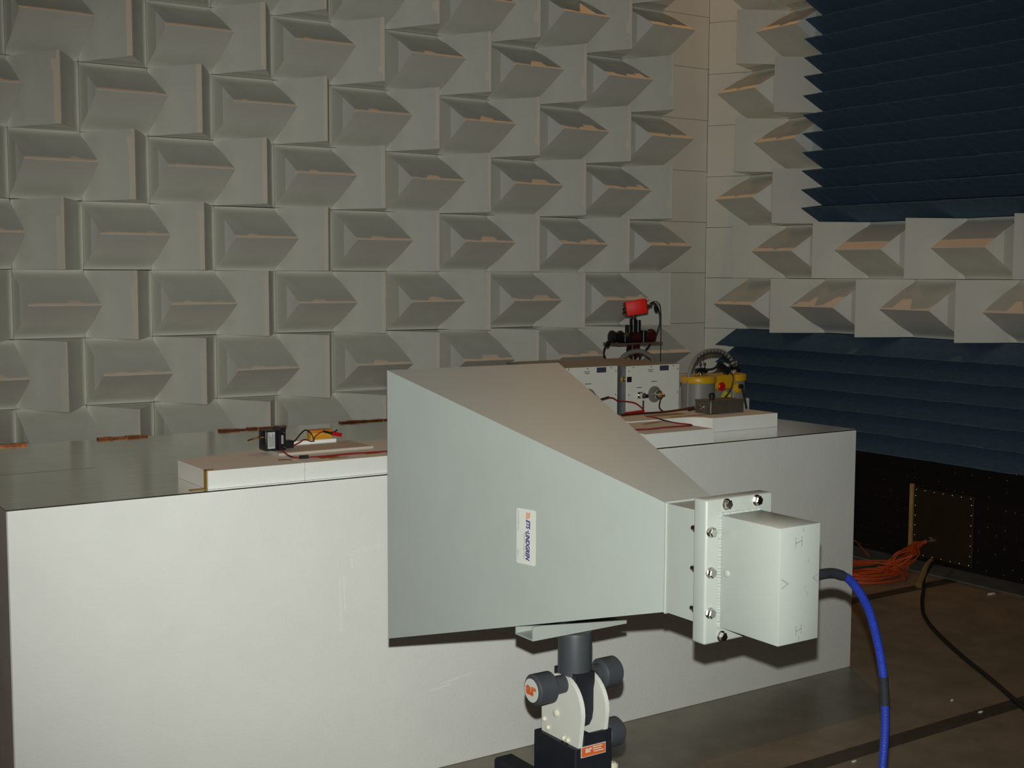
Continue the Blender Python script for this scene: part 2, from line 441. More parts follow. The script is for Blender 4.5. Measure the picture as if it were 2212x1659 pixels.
mb.box((-0.3755, -2.522, BZ+0.002), (-0.3740, -2.500, ST+0.001)); mb.box((-0.3755, -2.522, ST), (-0.352, -2.500, ST+0.001)); mb.box((-0.42, -2.525, BZ+0.0005), (-0.3740, -2.504, BZ+0.0015))
mb.build('adhesive_tape', 'tape_tan', sa)
tape(sa, [(-0.135, -2.445), (-0.098, -2.455)], 0.03, ST+0.0006)
tape(sb, [(-0.02, -2.47), (0.04, -2.462)], 0.035, ST+0.0006); tape(sb, [(0.0, -2.495), (0.06, -2.492)], 0.016, ST+0.0006)
tape(sb, [(0.13, -2.462), (0.175, -2.458)], 0.03, ST+0.0006)
tape(sc, [(1.30, -2.33), (1.40, -2.30)], 0.02, ST+0.0006)
tape(sd, [(1.46, -2.16), (1.64, -2.15)], 0.05, ST+0.0036); tape(sd, [(1.52, -2.225), (1.75, -2.235)], 0.02, ST+0.0036)
fp = MB().bbox((-0.10, -2.37, ST+0.0005), (0.21, -2.205, ST+0.008), 0.003, 1).build('foam_sheet', 'foam_pink')
tag(fp, 'thin wrinkled packing foam sheet under the black module and yellow battery', 'foam sheet')
fz = ST+0.0085

# black control module with white labels
cm = thing('control_module', 'black control module with white labels standing on the foam sheet', 'module', (-0.09, -2.30, fz))
MB().bbox((-0.118, -2.312, fz), (-0.078, -2.26, fz+0.060), 0.004, 2).build('housing', 'module_black', cm)
MB().prism([(-0.0785, -2.318, fz-0.0), (-0.056, -2.318, fz-0.0), (-0.056, -2.318, fz+0.068), (-0.069, -2.318, fz+0.068), (-0.0785, -2.318, fz+0.060)], (0, 0.05, 0)).build('mounting_flange', 'module_black', cm)
lb = MB().box((-0.111, -2.3132, fz+0.007), (-0.088, -2.3122, fz+0.056)).build('paper_label', 'sticker', cm)
mb = MB()
for k in range(5): mb.box((-0.1075+k*0.0040, -2.3137, fz+0.012), (-0.1063+k*0.0040, -2.3132, fz+0.050-0.004*(k % 3)))
stuff(mb.build('printed_lines', 'ink_grey', lb))
lb2 = MB().box((-0.0705, -2.3192, fz+0.020), (-0.0645, -2.3182, fz+0.045)).build('paper_label', 'sticker', cm)
MB().box((-0.0685, -2.3196, fz+0.023), (-0.0668, -2.3192, fz+0.042)).build('printed_line', 'ink_grey', lb2)
for z in (0.010, 0.055): MB().lathe((-0.060, -2.318, fz+z), (0,-1,0), [(0, .0035), (.0015, .0032), (.0028, .0015)], 12).build('screw', 'chrome', cm)
MB().bbox((-0.0555, -2.31, fz+0.004), (-0.026, -2.28, fz+0.026), 0.002, 1).build('plug', 'black_plastic', cm)
MB().lathe((-0.1185, -2.29, fz+0.040), (-1,0,0), [(0, .006), (.006, .006), (.007, .0035), (.014, .0035)], 12).build('coax_socket', 'brass', cm)
MB().tube([(-0.1315, -2.29, fz+0.040), (-0.145, -2.285, fz+0.036), (-0.155, -2.27, fz+0.030)], 0.003, 8).build('stub_lead', 'brass', cm)

# yellow battery pack on a foam block
bk = tag(MB().bbox((0.0, -2.235, fz), (0.150, -2.205, fz+0.012), 0.002, 1).build('foam_block', 'eps'), 'small white foam block under the yellow battery', 'foam block')
bz = fz+0.0125
bp = thing('battery_pack', 'yellow battery pack with an orange top and clipped leads', 'battery', (0.098, -2.22, bz))
MB().bbox((0.062, -2.236, bz), (0.135, -2.206, bz+0.022), 0.003, 2).build('cell_body', 'battery_yellow', bp)
MB().bbox((0.0615, -2.2365, bz+0.020), (0.1355, -2.2055, bz+0.030), 0.004, 2).build('top_cover', 'battery_orange', bp)
for k in range(3): MB().box((0.070, -2.2375, bz+0.003+k*0.004), (0.128-0.008*k, -2.236, bz+0.0042+k*0.004)).build('printed_line', 'battery_orange', bp)
lead = tag(MB().tube([(-0.026, -2.295, fz+0.018), (-0.01, -2.285, fz+0.024), (0.015, -2.26, fz+0.035), (0.040, -2.245, fz+0.046), (0.058, -2.243, fz+0.036), (0.066, -2.245, fz+0.020), (0.068, -2.245, fz+0.008)], 0.0022, 8).build('battery_lead', 'cable_black'), 'short black lead looping from the module plug to the battery', 'wire')
lead2 = tag(MB().tube([(-0.026, -2.302, fz+0.010), (0.0, -2.29, fz+0.016), (0.03, -2.262, fz+0.020), (0.062, -2.246, fz+0.010), (0.075, -2.243, fz+0.025), (0.095, -2.243, fz+0.036), (0.112, -2.243, fz+0.034)], 0.002, 8).build('battery_lead', 'wire_red'), 'thin red lead arching over the yellow battery face', 'wire')
cl = thing('alligator_clip', 'red alligator clip at the right end of the yellow battery', 'clip', (0.15, -2.24, bz))
MB().bar((0.128, -2.246, bz+0.018), (0.162, -2.242, bz+0.010), 0.010, 0.012).build('jaw_cover', 'clip_red', cl)
MB().bar((0.100, -2.246, bz+0.026), (0.130, -2.246, bz+0.017), 0.008, 0.007).build('lead_boot', 'black_plastic', cl)
MB().tube([(0.130, -2.240, bz+0.020), (0.145, -2.236, bz+0.022), (0.152, -2.234, bz+0.026)], 0.0022, 8).build('jaw', 'stand_black', cl)

# wiring harness along the slabs
def harness(pts, lbl, name='wire_harness', r=0.0022):
    t = thing(name, lbl, 'wires', pts[0])
    MB().tube([(x, y, z) for x, y, z in pts], r, 8).build('red_wire', 'wire_red', t)
    MB().tube([(x+0.002*math.sin(i*2.1), y+0.0045+0.002*math.sin(i*1.7), z) for i, (x, y, z) in enumerate(pts)], r, 8).build('black_wire', 'cable_black', t)
    return t
hz = ST+0.0035
h1 = harness([(-0.075, -2.325, fz+0.006), (-0.085, -2.385, hz+0.004), (-0.082, -2.435, hz), (-0.05, -2.452, hz), (0.0, -2.463, hz), (0.09, -2.457, hz), (0.20, -2.467, hz), (0.40, -2.46, hz), (0.60, -2.462, hz)], 'twisted red and black wires lying along the left foam slabs')
MB().cyl((-0.072, -2.447, hz+0.001), (-0.046, -2.452, hz+0.001), 0.0052, n=12).build('black_sleeve', 'black_plastic', h1)
h2 = harness([(1.145, -2.455, hz), (1.185, -2.46, hz), (1.23, -2.466, hz), (1.28, -2.457, hz), (1.335, -2.459, hz), (1.40, -2.464, hz), (1.425, -2.44, hz), (1.415, -2.38, hz), (1.42, -2.31, hz+0.002), (1.425, -2.25, hz+0.006), (1.425, -2.20, hz+0.006)], 'twisted red and black wires folded back on the right foam slab')

# ------------------------------------------------------------------ line impedance boxes
def lisn(x0, y0, lbl, conn, num):
    w, d, h = 0.285, 0.40, 0.2085
    x1 = x0+w; z0 = BZ+0.001; z1 = z0+h
    t = thing('measuring_box', lbl, 'instrument', (x0+w/2, y0+d/2, z0), 'white fronted measuring boxes')
    MB().bbox((x0, y0+0.003, z0), (x1, y0+d, z1-0.002), 0.002, 1).build('case', 'lisn_case', t)
    MB().bbox((x0-0.0005, y0+0.003, z1-0.003), (x1+0.0005, y0+d+0.0005, z1), 0.0012, 1).build('lid', 'lisn_top', t)
    fp = MB().bbox((x0+0.001, y0, z0+0.001), (x1-0.001, y0+0.004, z1-0.002), 0.001, 1).build('front_panel', 'lisn_front', t)
    for sx, sz in ((0.012, 0.186), (0.012, 0.088), (0.275, 0.186), (0.275, 0.088), (0.035, 0.200), (0.130, 0.200), (0.250, 0.200)):
        MB().lathe((x0+sx, y0+0.0005, z0+sz), (0,-1,0), [(0, .003), (.001, .0028), (.002, .0014)], 10).build('screw', 'ink_grey' , fp)
    MB().box((x0+0.176, y0-0.0012, z0+0.182), (x0+0.224, y0+0.0005, z0+0.203)).build('name_plate', 'plate_blue', fp)
    for k in range(2): MB().box((x0+0.112+0.004*k, y0-0.0006, z0+0.186-0.007*k), (x0+0.140, y0+0.0002, z0+0.189-0.007*k)).build('printed_line', 'can_grey', fp)
    cx = x0+conn; cz = z0+0.085
    MB().box((cx-0.018, y0-0.0006, cz+0.052), (cx+0.014, y0+0.0002, cz+0.055)).build('printed_line', 'ink_grey', fp)
    MB().lathe((cx, y0+0.0005, cz), (0,-1,0), [(0, .034), (.003, .034), (.004, .032), (.004, .02), (.008, .02)], 28).build('socket_ring', 'can_grey', fp)
    MB().lathe((cx, y0-0.0075, cz), (0,-1,0), [(0, .016), (.012, .016), (.013, .019), (.024, .019), (.025, .013), (.036, .013)], 20).build('coax_plug', 'bolt_steel', fp)
    MB().lathe((cx, y0-0.0438, cz), (0,-1,0), [(0, .011), (.010, .010), (.020, .005)], 16).build('plug_tip', 'brass', fp)
    if num == 2:
        ex = x0+0.070
        MB().bbox((ex-0.014, y0-0.004, cz-0.013), (ex+0.014, y0+0.0005, cz+0.013), 0.001, 1).build('socket_plate', 'bolt_steel', fp)
        MB().lathe((ex, y0-0.004, cz), (0,-1,0), [(0, .010), (.014, .010), (.015, .012), (.026, .012), (.027, .007), (.034, .007)], 18).build('coax_socket', 'chrome', fp)
        MB().lathe((ex, y0-0.0385, cz), (0,-1,0), [(0, .0075), (.010, .0075)], 14).build('socket_cap', 'black_plastic', fp)
        MB().box((ex-0.016, y0-0.0006, cz+0.030), (ex+0.012, y0+0.0002, cz+0.033)).build('printed_line', 'ink_grey', fp)
        MB().box((x0+0.002, y0-0.0012, z0+0.141), (x0+0.026, y0+0.0005, z0+0.163)).build('dark_patch', 'module_black', fp)
        MB().lathe((x0-0.0005, y0+0.022, z0+0.152), (-1,0,0), [(0, .011), (.006, .011), (.009, .006)], 14).build('side_terminal', 'brass', t)
        MB().box((x0+0.085, y0-0.001, z0+0.018), (x0+0.094, y0+0.0004, z0+0.062)).build('metal_strap', 'dull_metal', fp)
    return t
lisn(1.389, -1.715, 'white fronted measuring box half hidden behind the horn flare', 0.135, 1)
lisn(1.684, -1.76, 'white fronted measuring box with two silver sockets, nearest the canister', 0.148, 2)

rl = thing('test_lead', 'red test lead drooping in front of the two measuring boxes', 'wire', (1.66, -1.80, BZ))
MB().tube([(1.56, -1.80, 1.008), (1.585, -1.80, 1.004), (1.610, -1.80, 0.992), (1.66, -1.80, 0.986), (1.70, -1.80, 0.977), (1.735, -1.80, 0.955), (1.745, -1.80, 0.940)], 0.0032, 8).build('lead', 'wire_red', rl)
MB().cyl((1.530, -1.79, 1.000), (1.562, -1.80, 1.009), 0.0055, n=12).build('metal_ferrule', 'chrome', rl)
MB().tube([(1.50, -1.775, 1.012), (1.515, -1.785, 1.002), (1.530, -1.79, 1.000)], 0.004, 8).build('black_boot', 'black_plastic', rl)
MB().bar((1.652, -1.80, 0.933), (1.742, -1.80, 0.937), 0.014, 0.022).build('red_clip', 'clip_red', rl)
MB().bar((1.628, -1.80, 0.9295), (1.652, -1.80, 0.932), 0.010, 0.016).build('clip_jaw', 'stand_black', rl)
jl = tag(MB().tube([(1.806, -1.84, 1.000), (1.778, -1.86, 0.985), (1.766, -1.88, 0.955), (1.785, -1.95, 0.938), (1.80, -2.03, 0.960), (1.77, -2.09, ST+0.008), (1.70, -2.12, ST+0.008)], 0.003, 8).build('jumper_wire', 'cable_black'), 'thin black wire hanging from the silver socket to the foam slab', 'wire')
cb = MB().tube([(1.38, -2.11, ST+0.008), (1.46, -2.10, ST+0.008), (1.56, -2.115, ST+0.009), (1.63, -2.14, ST+0.016), (1.69, -2.165, ST+0.027)], 0.0042, 8).build('feed_cable', 'maroon')
tag(cb, 'dark red cable running into the small metal box', 'cable')

# small metal junction box on the notched slab
jb = thing('junction_box', 'small dull metal box with a plugged cable on the notched slab', 'box', (1.80, -2.19, ST+0.003))
jz = ST+0.0035
MB().bbox((1.712, -2.232, jz), (1.884, -2.143, jz+0.046), 0.002, 1).build('case', 'dull_metal', jb)
MB().bbox((1.711, -2.233, jz+0.044), (1.885, -2.142, jz+0.050), 0.001, 1).build('lid', 'dull_metal', jb)
MB().lathe((1.7125, -2.185, jz+0.024), (-1,0,0), [(0, .009), (.008, .009), (.009, .006), (.014, .006)], 14).build('coax_socket', 'chrome', jb)
MB().lathe((1.760, -2.185, jz+0.0495), (0,0,1), [(0, .008), (.010, .008), (.011, .012), (.020, .012), (.026, .006)], 14).build('top_socket', 'black_plastic', jb)
for xx in (1.725, 1.872):
    MB().lathe((xx, -2.224, jz+0.0495), (0,0,1), [(0, .003), (.002, .002)], 8).build('screw', 'bolt_steel', jb)

# twin grey canister with yellow lids and an arched handle
tc = thing('twin_canister', 'grey twin canister with yellow lids and an arched grey handle', 'canister', (1.97, -1.97, BZ))
cz0 = BZ+0.0005
for k, (cx, cy, r) in enumerate(((1.884, -1.97, 0.068), (2.078, -1.955, 0.058))):
    MB().lathe((cx, cy, cz0), (0,0,1), [(0, r-.004), (.004, r), (.148, r), (.150, r-.002)], 36).build('tank', 'can_grey', tc)
    MB().lathe((cx, cy, cz0+0.148), (0,0,1), [(0, r+.003), (.004, r+.005), (.020, r+.005), (.026, r+.001), (.028, r-.01), (.031, r-.02)], 36).build('lid', 'can_yellow', tc)
    vz = cz0+0.178
    MB().lathe((cx+0.012, cy, vz), (0,0,1), [(0, .010), (.008, .010), (.009, .006), (.022, .006)], 14).build('valve_stem', 'chrome', tc)
    MB().tube([(cx-0.020, cy-0.005, vz+0.018), (cx+0.012, cy-0.008, vz+0.020), (cx+0.040, cy-0.004, vz+0.014)], 0.009, 10).build('valve_lever', 'stand_black', tc)
    for dx in (0.004, 0.026):
        MB().lathe((cx+dx, cy-0.006, vz+0.026), (0,0,1), [(0, .004), (.010, .004), (.013, .007), (.020, .007), (.023, .003)], 12).build('valve_nut', 'chrome', tc)
MB().bbox((1.925, -2.012, cz0+0.116), (2.055, -1.93, cz0+0.178), 0.012, 3).build('yellow_bridge', 'can_yellow', tc)
MB().bbox((1.935, -2.005, cz0), (2.045, -1.935, cz0+0.117), 0.010, 3).build('grey_bridge', 'can_grey', tc)
MB().lathe((1.972, -2.0115, cz0+0.130), (0,-1,0), [(0, .018), (.004, .018), (.007, .015), (.0075, .005)], 28).build('red_knob', 'clip_red', tc)
yl = MB().prism([(1.970, -2.0055, cz0+0.040), (2.030, -2.0055, cz0+0.040), (2.030, -2.0055, cz0+0.100), (2.018, -2.0055, cz0+0.113), (1.992, -2.0055, cz0+0.110), (1.974, -2.0055, cz0+0.085)], (0, -0.0012, 0)).build('label', 'label_yellow', tc)
MB().box((1.980, -2.0074, cz0+0.076), (2.028, -2.0068, cz0+0.084)).build('printed_band', 'ink_grey', yl)
MB().box((1.974, -2.0074, cz0+0.060), (2.028, -2.0068, cz0+0.073)).build('printed_band', 'ink_red', yl)
MB().prism([(2.030, -2.0068, cz0+0.094), (2.018, -2.0068, cz0+0.112), (1.998, -2.0068, cz0+0.109), (2.016, -2.0068, cz0+0.102)], (0, -0.0006, 0)).build('printed_leaf', 'label_green', yl)
MB().bbox((2.095, -2.0118, cz0+0.020), (2.130, -1.990, cz0+0.075), 0.002, 1).build('paper_label', 'sticker', tc)
MB().lathe((2.056, -2.016, cz0+0.120), (0,-1,0), [(0, .022), (.006, .020), (.010, .012)], 20).build('outlet_boss', 'can_yellow', tc)
MB().lathe((2.060, -2.026, cz0+0.128), (0,-1,0), [(0, .010), (.012, .010), (.014, .006)], 16).build('outlet_plug', 'black_plastic', tc)
MB().tube([(2.060, -2.040, cz0+0.120), (2.066, -2.048, cz0+0.080), (2.075, -2.050, cz0+0.040), (2.085, -2.045, cz0+0.008)], 0.0045, 8).build('outlet_hose', 'sleeve_dark', tc)
hp = [(1.817, -1.985, BZ+0.02), (1.818, -1.985, 1.03), (1.824, -1.982, 1.10), (1.850, -1.98, 1.155), (1.900, -1.975, 1.185), (1.960, -1.97, 1.193), (2.020, -1.965, 1.185), (2.070, -1.962, 1.152), (2.092, -1.96, 1.10), (2.094, -1.96, 1.062)]
MB().tube(hp, 0.0085, 10).build('handle', 'handle_grey', tc)
mb = MB(); sp = spline(hp, 6)
for i in range(20, 45):
    p = sp[i]; q = sp[i+1]; t = (q-p).normalized()
    if i % 2 == 0: mb.lathe(p-t*0.003+Vector((0, 0, -0.004)), t, [(0, .0085), (.002, .0105), (.005, .0105), (.007, .0085)], 10)
mb.build('ribbed_grip', 'sleeve_dark', tc)
vb = thing('valve_cable', 'black cable with a square plug slung between canister valves and metal box', 'cable', (1.97, -2.02, 1.05))
MB().bar((1.945, -2.02, 1.140), (1.995, -2.022, 1.108), 0.022, 0.026).build('square_plug', 'black_plastic', vb)
MB().tube([(1.905, -1.990, 1.118), (1.925, -2.01, 1.122), (1.946, -2.02, 1.136)], 0.005, 8).build('lead', 'cable_black', vb)
MB().tube([(1.995, -2.022, 1.110), (2.010, -2.03, 1.100), (1.990, -2.06, 1.085), (1.930, -2.11, 1.050), (1.850, -2.155, 1.020), (1.765, -2.183, 1.022)], 0.0028, 8).build('lead', 'cable_black', vb)

# ------------------------------------------------------------------ red camera on its stand behind the bench
cy = -1.12
st = thing('red_camera_stand', 'red box camera on a black stand behind the measuring boxes', 'camera', (2.232, cy, 0))
cxm = 2.245
Rm = Matrix.Translation((cxm, cy-0.01, 1.345)) @ Matrix.Rotation(math.radians(-32), 4, 'Z') @ Matrix.Rotation(math.radians(-10), 4, 'Y')
body = MB().bbox((-0.050, -0.030, -0.034), (0.050, 0.030, 0.034), 0.004, 2).xform(Rm).build('camera_body', 'cam_red', st)
MB().bbox((-0.055, -0.026, -0.030), (-0.0502, 0.026, 0.030), 0.002, 1).xform(Rm).build('end_plate', 'stand_black', body)
MB().bbox((0.0502, -0.026, -0.030), (0.053, 0.026, 0.030), 0.001, 1).xform(Rm).build('end_plate', 'stand_black', body)
MB().lathe((-0.055, -0.008, -0.005), (-1,0,0), [(0, .014), (.010, .014), (.012, .010)], 16).xform(Rm).build('lens', 'chrome', body)
MB().lathe((0.053, 0.0, -0.004), (1,0,0), [(0, .008), (.012, .008), (.014, .005), (.026, .005)], 12).xform(Rm).build('cable_plug', 'stand_black', body)
MB().lathe((cxm-0.006, cy, 1.311), (0,0,-1), [(0, .016), (.008, .016), (.010, .006), (.018, .006)], 16).build('ball_mount', 'stand_black', st)
MB().lathe((cxm-0.006, cy, 1.293), (0,0,-1), [(0, .014), (.003, .017), (.085, .017), (.085, .014)], 18).build('column', 'stand_black', st)
MB().cyl((cxm+0.020, cy-0.005, 1.215), (cxm+0.020, cy-0.005, 1.285), 0.013, n=14).build('side_post', 'stand_black', st)
MB().bbox((cxm-0.042, cy-0.018, 1.21), (cxm-0.020, cy+0.018, 1.262), 0.002, 1).build('side_block', 'stand_black', st)
MB().bbox((cxm-0.140, cy-0.06, 1.173), (cxm+0.130, cy+0.06, 1.180), 0.002, 1).build('perforated_plate', 'perf_plate', st)
MB().lathe((cxm-0.138, cy, 1.207), (1,0,0), [(0, .018), (.004, .032), (.010, .032), (.012, .024), (.050, .024), (.052, .030), (.058, .030)], 20).build('motor', 'stand_black', st)
MB().bbox((cxm-0.078, cy-0.03, 1.181), (cxm-0.030, cy+0.03, 1.225), 0.003, 1).build('gear_case', 'stand_black', st)
MB().lathe((cxm-0.068, cy-0.031, 1.218), (0,-1,0), [(0, .010), (.006, .010)], 14).build('brass_disc', 'brass', st)
MB().lathe((cxm-0.028, cy, 1.207), (1,0,0), [(0, .026), (.052, .026)], 20).build('motor', 'maroon', st)
MB().bbox((cxm+0.028, cy-0.036, 1.172), (cxm+0.052, cy+0.036, 1.236), 0.003, 1).build('clamp', 'stand_black', st)
MB().lathe((cxm+0.054, cy, 1.207), (1,0,0), [(0, .026), (.044, .026), (.045, .034), (.056, .034), (.058, .028)], 20).build('motor', 'maroon', st)
MB().bbox((cxm-0.028, cy-0.022, 1.115), (cxm+0.022, cy+0.022, 1.172), 0.003, 1).build('lower_block', 'maroon', st)
MB().lathe((cxm-0.034, cy-0.01, 1.148), (-1,0,0), [(0, .014), (.010, .014), (.012, .010)], 14).build('lock_knob', 'stand_black', st)
MB().cyl((cxm-0.003, cy, 0.45), (cxm-0.003, cy, 1.115), 0.016, n=16).build('lower_column', 'stand_black', st)
for k in range(3):
    a = math.radians(90+120*k)
    MB().tube([(cxm-0.003, cy, 0.50), (cxm+0.30*math.cos(a), cy+0.22*math.sin(a), 0.012)], 0.011, 10).build('leg', 'stand_black', st)
MB().tube([(cxm+0.088, cy-0.01, 1.360), (cxm+0.105, cy-0.012, 1.366), (cxm+0.125, cy-0.015, 1.350), (cxm+0.138, cy-0.02, 1.320), (cxm+0.142, cy-0.02, 1.27), (cxm+0.130, cy-0.015, 1.225), (cxm+0.112, cy-0.01, 1.195)], 0.0042, 8).build('cable_loop', 'cable_black', st)
MB().lathe((cxm+0.118, cy-0.015, 1.352), Vector((0.35, 0, -0.94)), [(0, .006), (.004, .011), (.026, .011), (.030, .006)], 14).build('ferrite_bead', 'stand_black', st)
MB().tube([(cxm+0.095, cy-0.008, 1.368), (cxm+0.130, cy-0.008, 1.370), (cxm+0.152, cy-0.01, 1.345), (cxm+0.157, cy-0.01, 1.25), (cxm+0.157, cy-0.01, 0.95)], 0.0022, 8).build('thin_cable', 'cable_black', st)
MB().tube([(cxm-0.138, cy-0.01, 1.200), (cxm-0.160, cy-0.012, 1.186), (cxm-0.186, cy-0.015, 1.160), (cxm-0.190, cy-0.015, 1.125), (cxm-0.170, cy-0.012, 1.090), (cxm-0.15, cy, 0.98)], 0.0042, 8).build('cable_loop', 'cable_black', st)
MB().lathe((cxm-0.158, cy-0.012, 1.188), Vector((-0.6, 0, -0.8)), [(0, .006), (.004, .011), (.024, .011), (.028, .006)], 14).build('ferrite_bead', 'stand_black', st)
MB().tube([(cxm+0.085, cy-0.02, 1.172), (cxm+0.06, cy-0.02, 1.145), (cxm+0.03, cy-0.015, 1.115), (cxm+0.02, cy, 1.05)], 0.004, 8).build('thin_cable', 'cable_black', st)
hl = thing('hose_loop', 'grey ribbed hose arching beside the camera column behind the box lids', 'hose', (2.22, -1.18, 0))
hpts = [(2.10, -1.18, 0.012), (2.10, -1.18, 0.95), (2.115, -1.18, 1.09), (2.145, -1.18, 1.125), (2.190, -1.18, 1.140), (2.240, -1.18, 1.140), (2.285, -1.18, 1.122), (2.315, -1.18, 1.09), (2.325, -1.18, 0.95), (2.325, -1.18, 0.012)]
MB().tube(hpts, 0.0095, 10).build('hose', 'handle_grey', hl)
mb = MB(); sp = spline(hpts, 8)
for i in range(16, 56, 2):
    p = sp[i]; q = sp[i+1]; t = (q-p).normalized()
    mb.lathe(p, t, [(0, .0095), (.0015, .0115), (.005, .0115), (.0065, .0095)], 10)
mb.build('hose_ribs', 'handle_grey', hl)

# ------------------------------------------------------------------ horn antenna
xh, zh = -0.2004, 1.0444
ya, yt, y0, y1, yb = -3.6024, -4.2525, -4.3382, -4.3674, -4.4934
Ax, Az, tx, tz, Fx, Fz, bx, bzz = 0.2054, 0.2664, 0.0498, 0.0885, 0.0700, 0.1125, 0.0420, 0.0875
horn = thing('horn_antenna', 'large grey pyramidal horn antenna on a stand in front of the bench', 'antenna', (xh, -3.944, 0.868))
def ring(hx, hz, y): return [(xh-hx, y, zh-hz), (xh+hx, y, zh-hz), (xh+hx, y, zh+hz), (xh-hx, y, zh+hz)]
w = 0.003
mb = MB(); vs = ring(Ax, Az, ya)+ring(tx, tz, yt)+ring(Ax-w, Az-w, ya)+ring(tx-w, tz-w, yt)
fs = []
for i in range(4):
    j = (i+1) % 4
    fs += [(i, j, 4+j, 4+i), (8+j, 8+i, 12+i, 12+j), (j, i, 8+i, 8+j), (4+i, 4+j, 12+j, 12+i)]
flare = mb.add(vs, fs).build('flare', 'horn_paint', horn)
mb = MB(); vs = ring(tx, tz, yt-0.0005)+ring(tx, tz, y0)+ring(tx-w, tz-w, yt-0.0005)+ring(tx-w, tz-w, y0)
mb.add(vs, fs).build('waveguide', 'box_paint', horn)
mb = MB()
for k in range(4):
    a = ring(tx+0.001, tz+0.001, yt)[k]; c = ring(tx+0.001, tz+0.001, yt)[(k+1) % 4]
    mb.tube([a, ((a[0]+c[0])/2, yt-0.0006, (a[2]+c[2])/2), c], 0.0022, 8)
mb.build('weld_bead', 'box_paint', horn)
fl_ = MB().bbox((xh-Fx, y1, zh-Fz), (xh+Fx, y0, zh+Fz), 0.004, 3).build('flange', 'box_paint', horn)
MB().bbox((xh-bx, yb, zh-bzz), (xh+bx, y1+0.001, zh+bzz), 0.0016, 2).build('feed_box', 'box_paint', horn)
mb = MB()
loop = [(xh-bx, zh-bzz), (xh-bx, zh+bzz), (xh+bx, zh+bzz), (xh+bx, zh-bzz)]
for k in range(4):
    a = Vector((loop[k][0], y1-0.0005, loop[k][1])); c = Vector((loop[(k+1) % 4][0], y1-0.0005, loop[(k+1) % 4][1]))
    L = (c-a).length; n = int(L/0.0045)
    for i in range(n):
        p = a.lerp(c, (i+.5)/n)+Vector((jit(.0006), 0, jit(.0006))); t = (c-a).normalized()
        mb.lathe(p-t*0.0032, t, [(0, .0012), (.0015, .0036+jit(.0004)), (.0045, .0036), (.0064, .0012)], 8)
stuff(lab(mb.build('weld_bead', 'box_paint', fl_), 'rippled weld seam around the feed box'))
for dx, z in ((-0.029, 0.103), (0.035, 0.103), (-0.060, 0.063), (-0.060, 0.0), (-0.060, -0.063), (0.060, 0.063), (0.060, 0.0), (0.060, -0.063), (-0.035, -0.103), (0.035, -0.103)):
    c = (xh+dx, y1+0.0005, zh+z)
    bo = MB().lathe(c, (0,-1,0), [(0, .0088), (.0012, .0088), (.0013, .0075)], 20).build('bolt', 'bolt_steel', horn)
    a = random.random()
    mb = MB().lathe((c[0], c[1]-0.0013, c[2]), (0,-1,0), [(0, .0076), (.0060, .0076), (.0072, .0060)], 6, False)
    mb.xform(Matrix.Translation(c) @ Matrix.Rotation(a, 4, 'Y') @ Matrix.Translation([-q for q in c])).build('bolt_head', 'bolt_steel', bo)
    MB().lathe((c[0], y0-0.0005, c[2]), (0,1,0), [(0, .0065), (.006, .0065), (.0065, .004), (.013, .004)], 8, False).build('bolt_tail', 'bolt_steel', bo)
MB().lathe((xh-bx+0.0002, y1-0.018, zh), (-1,0,0), [(0, .0062), (.0015, .0058), (.0030, .0035), (.0034, .001)], 20).build('tuning_screw', 'box_paint', horn)
MB().lathe((xh+bx-0.0002, -4.43, zh-0.015), (1,0,0), [(0, .016), (.003, .016), (.004, .010), (.016, .010), (.017, .012), (.034, .012)], 20).build('coax_socket', 'bolt_steel', horn)
# pencil marks on the end of the feed box
mb = MB(); yp = yb-0.0004
def slant(a, c, w=0.0010):
    a = Vector((a[0], yp, a[1])); c = Vector((c[0], yp, c[1])); n = (c-a).normalized().cross(Vector((0,1,0)))*w/2
    mb.prism([a-n, c-n, c+n, a+n], (0, -0.0002, 0))
def letter_h(x, z, w, h):
    slant((x, z), (x, z+h)); slant((x+w, z+0.001), (x+w, z+h+0.001)); slant((x, z+h*.42), (x+w, z+h*.60))
letter_h(-0.2105, 1.1000, 0.0125, 0.0155); letter_h(-0.2060, 0.9690, 0.0110, 0.0140)
slant((-0.238, 1.0565), (-0.2245, 1.0485)); slant((-0.2245, 1.0485), (-0.2375, 1.0430))
slant((-0.160, 1.0565), (-0.1725, 1.0505)); slant((-0.1725, 1.0505), (-0.161, 1.0430))
for a, c in (((-0.1955, 1.1215), (-0.1950, 1.1290)), ((-0.2005, 0.9600), (-0.2003, 0.9670)), ((-0.184, 1.076), (-0.183, 1.080)), ((-0.190, 1.036), (-0.1895, 1.041)), ((-0.183, 1.025), (-0.185, 1.031))): slant(a, c, 0.0008)
lab(mb.build('pencil_marks', 'pencil', horn), 'hand drawn H letters and arrow marks')
# maker's sticker on the flare side, reading downwards
kx = (Ax-tx)/(ya-yt)
def fp_(y, z, off=0.0): # point on the left flare face
    nrm = Vector((-1, -kx, 0)).normalized()
    return Vector((xh-tx-kx*(y-yt), y, z))+nrm*off
ydn = Vector((0,0,-1)); acr = (fp_(-3.98, 1)-fp_(-3.938, 1)).normalized()   # across the sticker, towards the feed
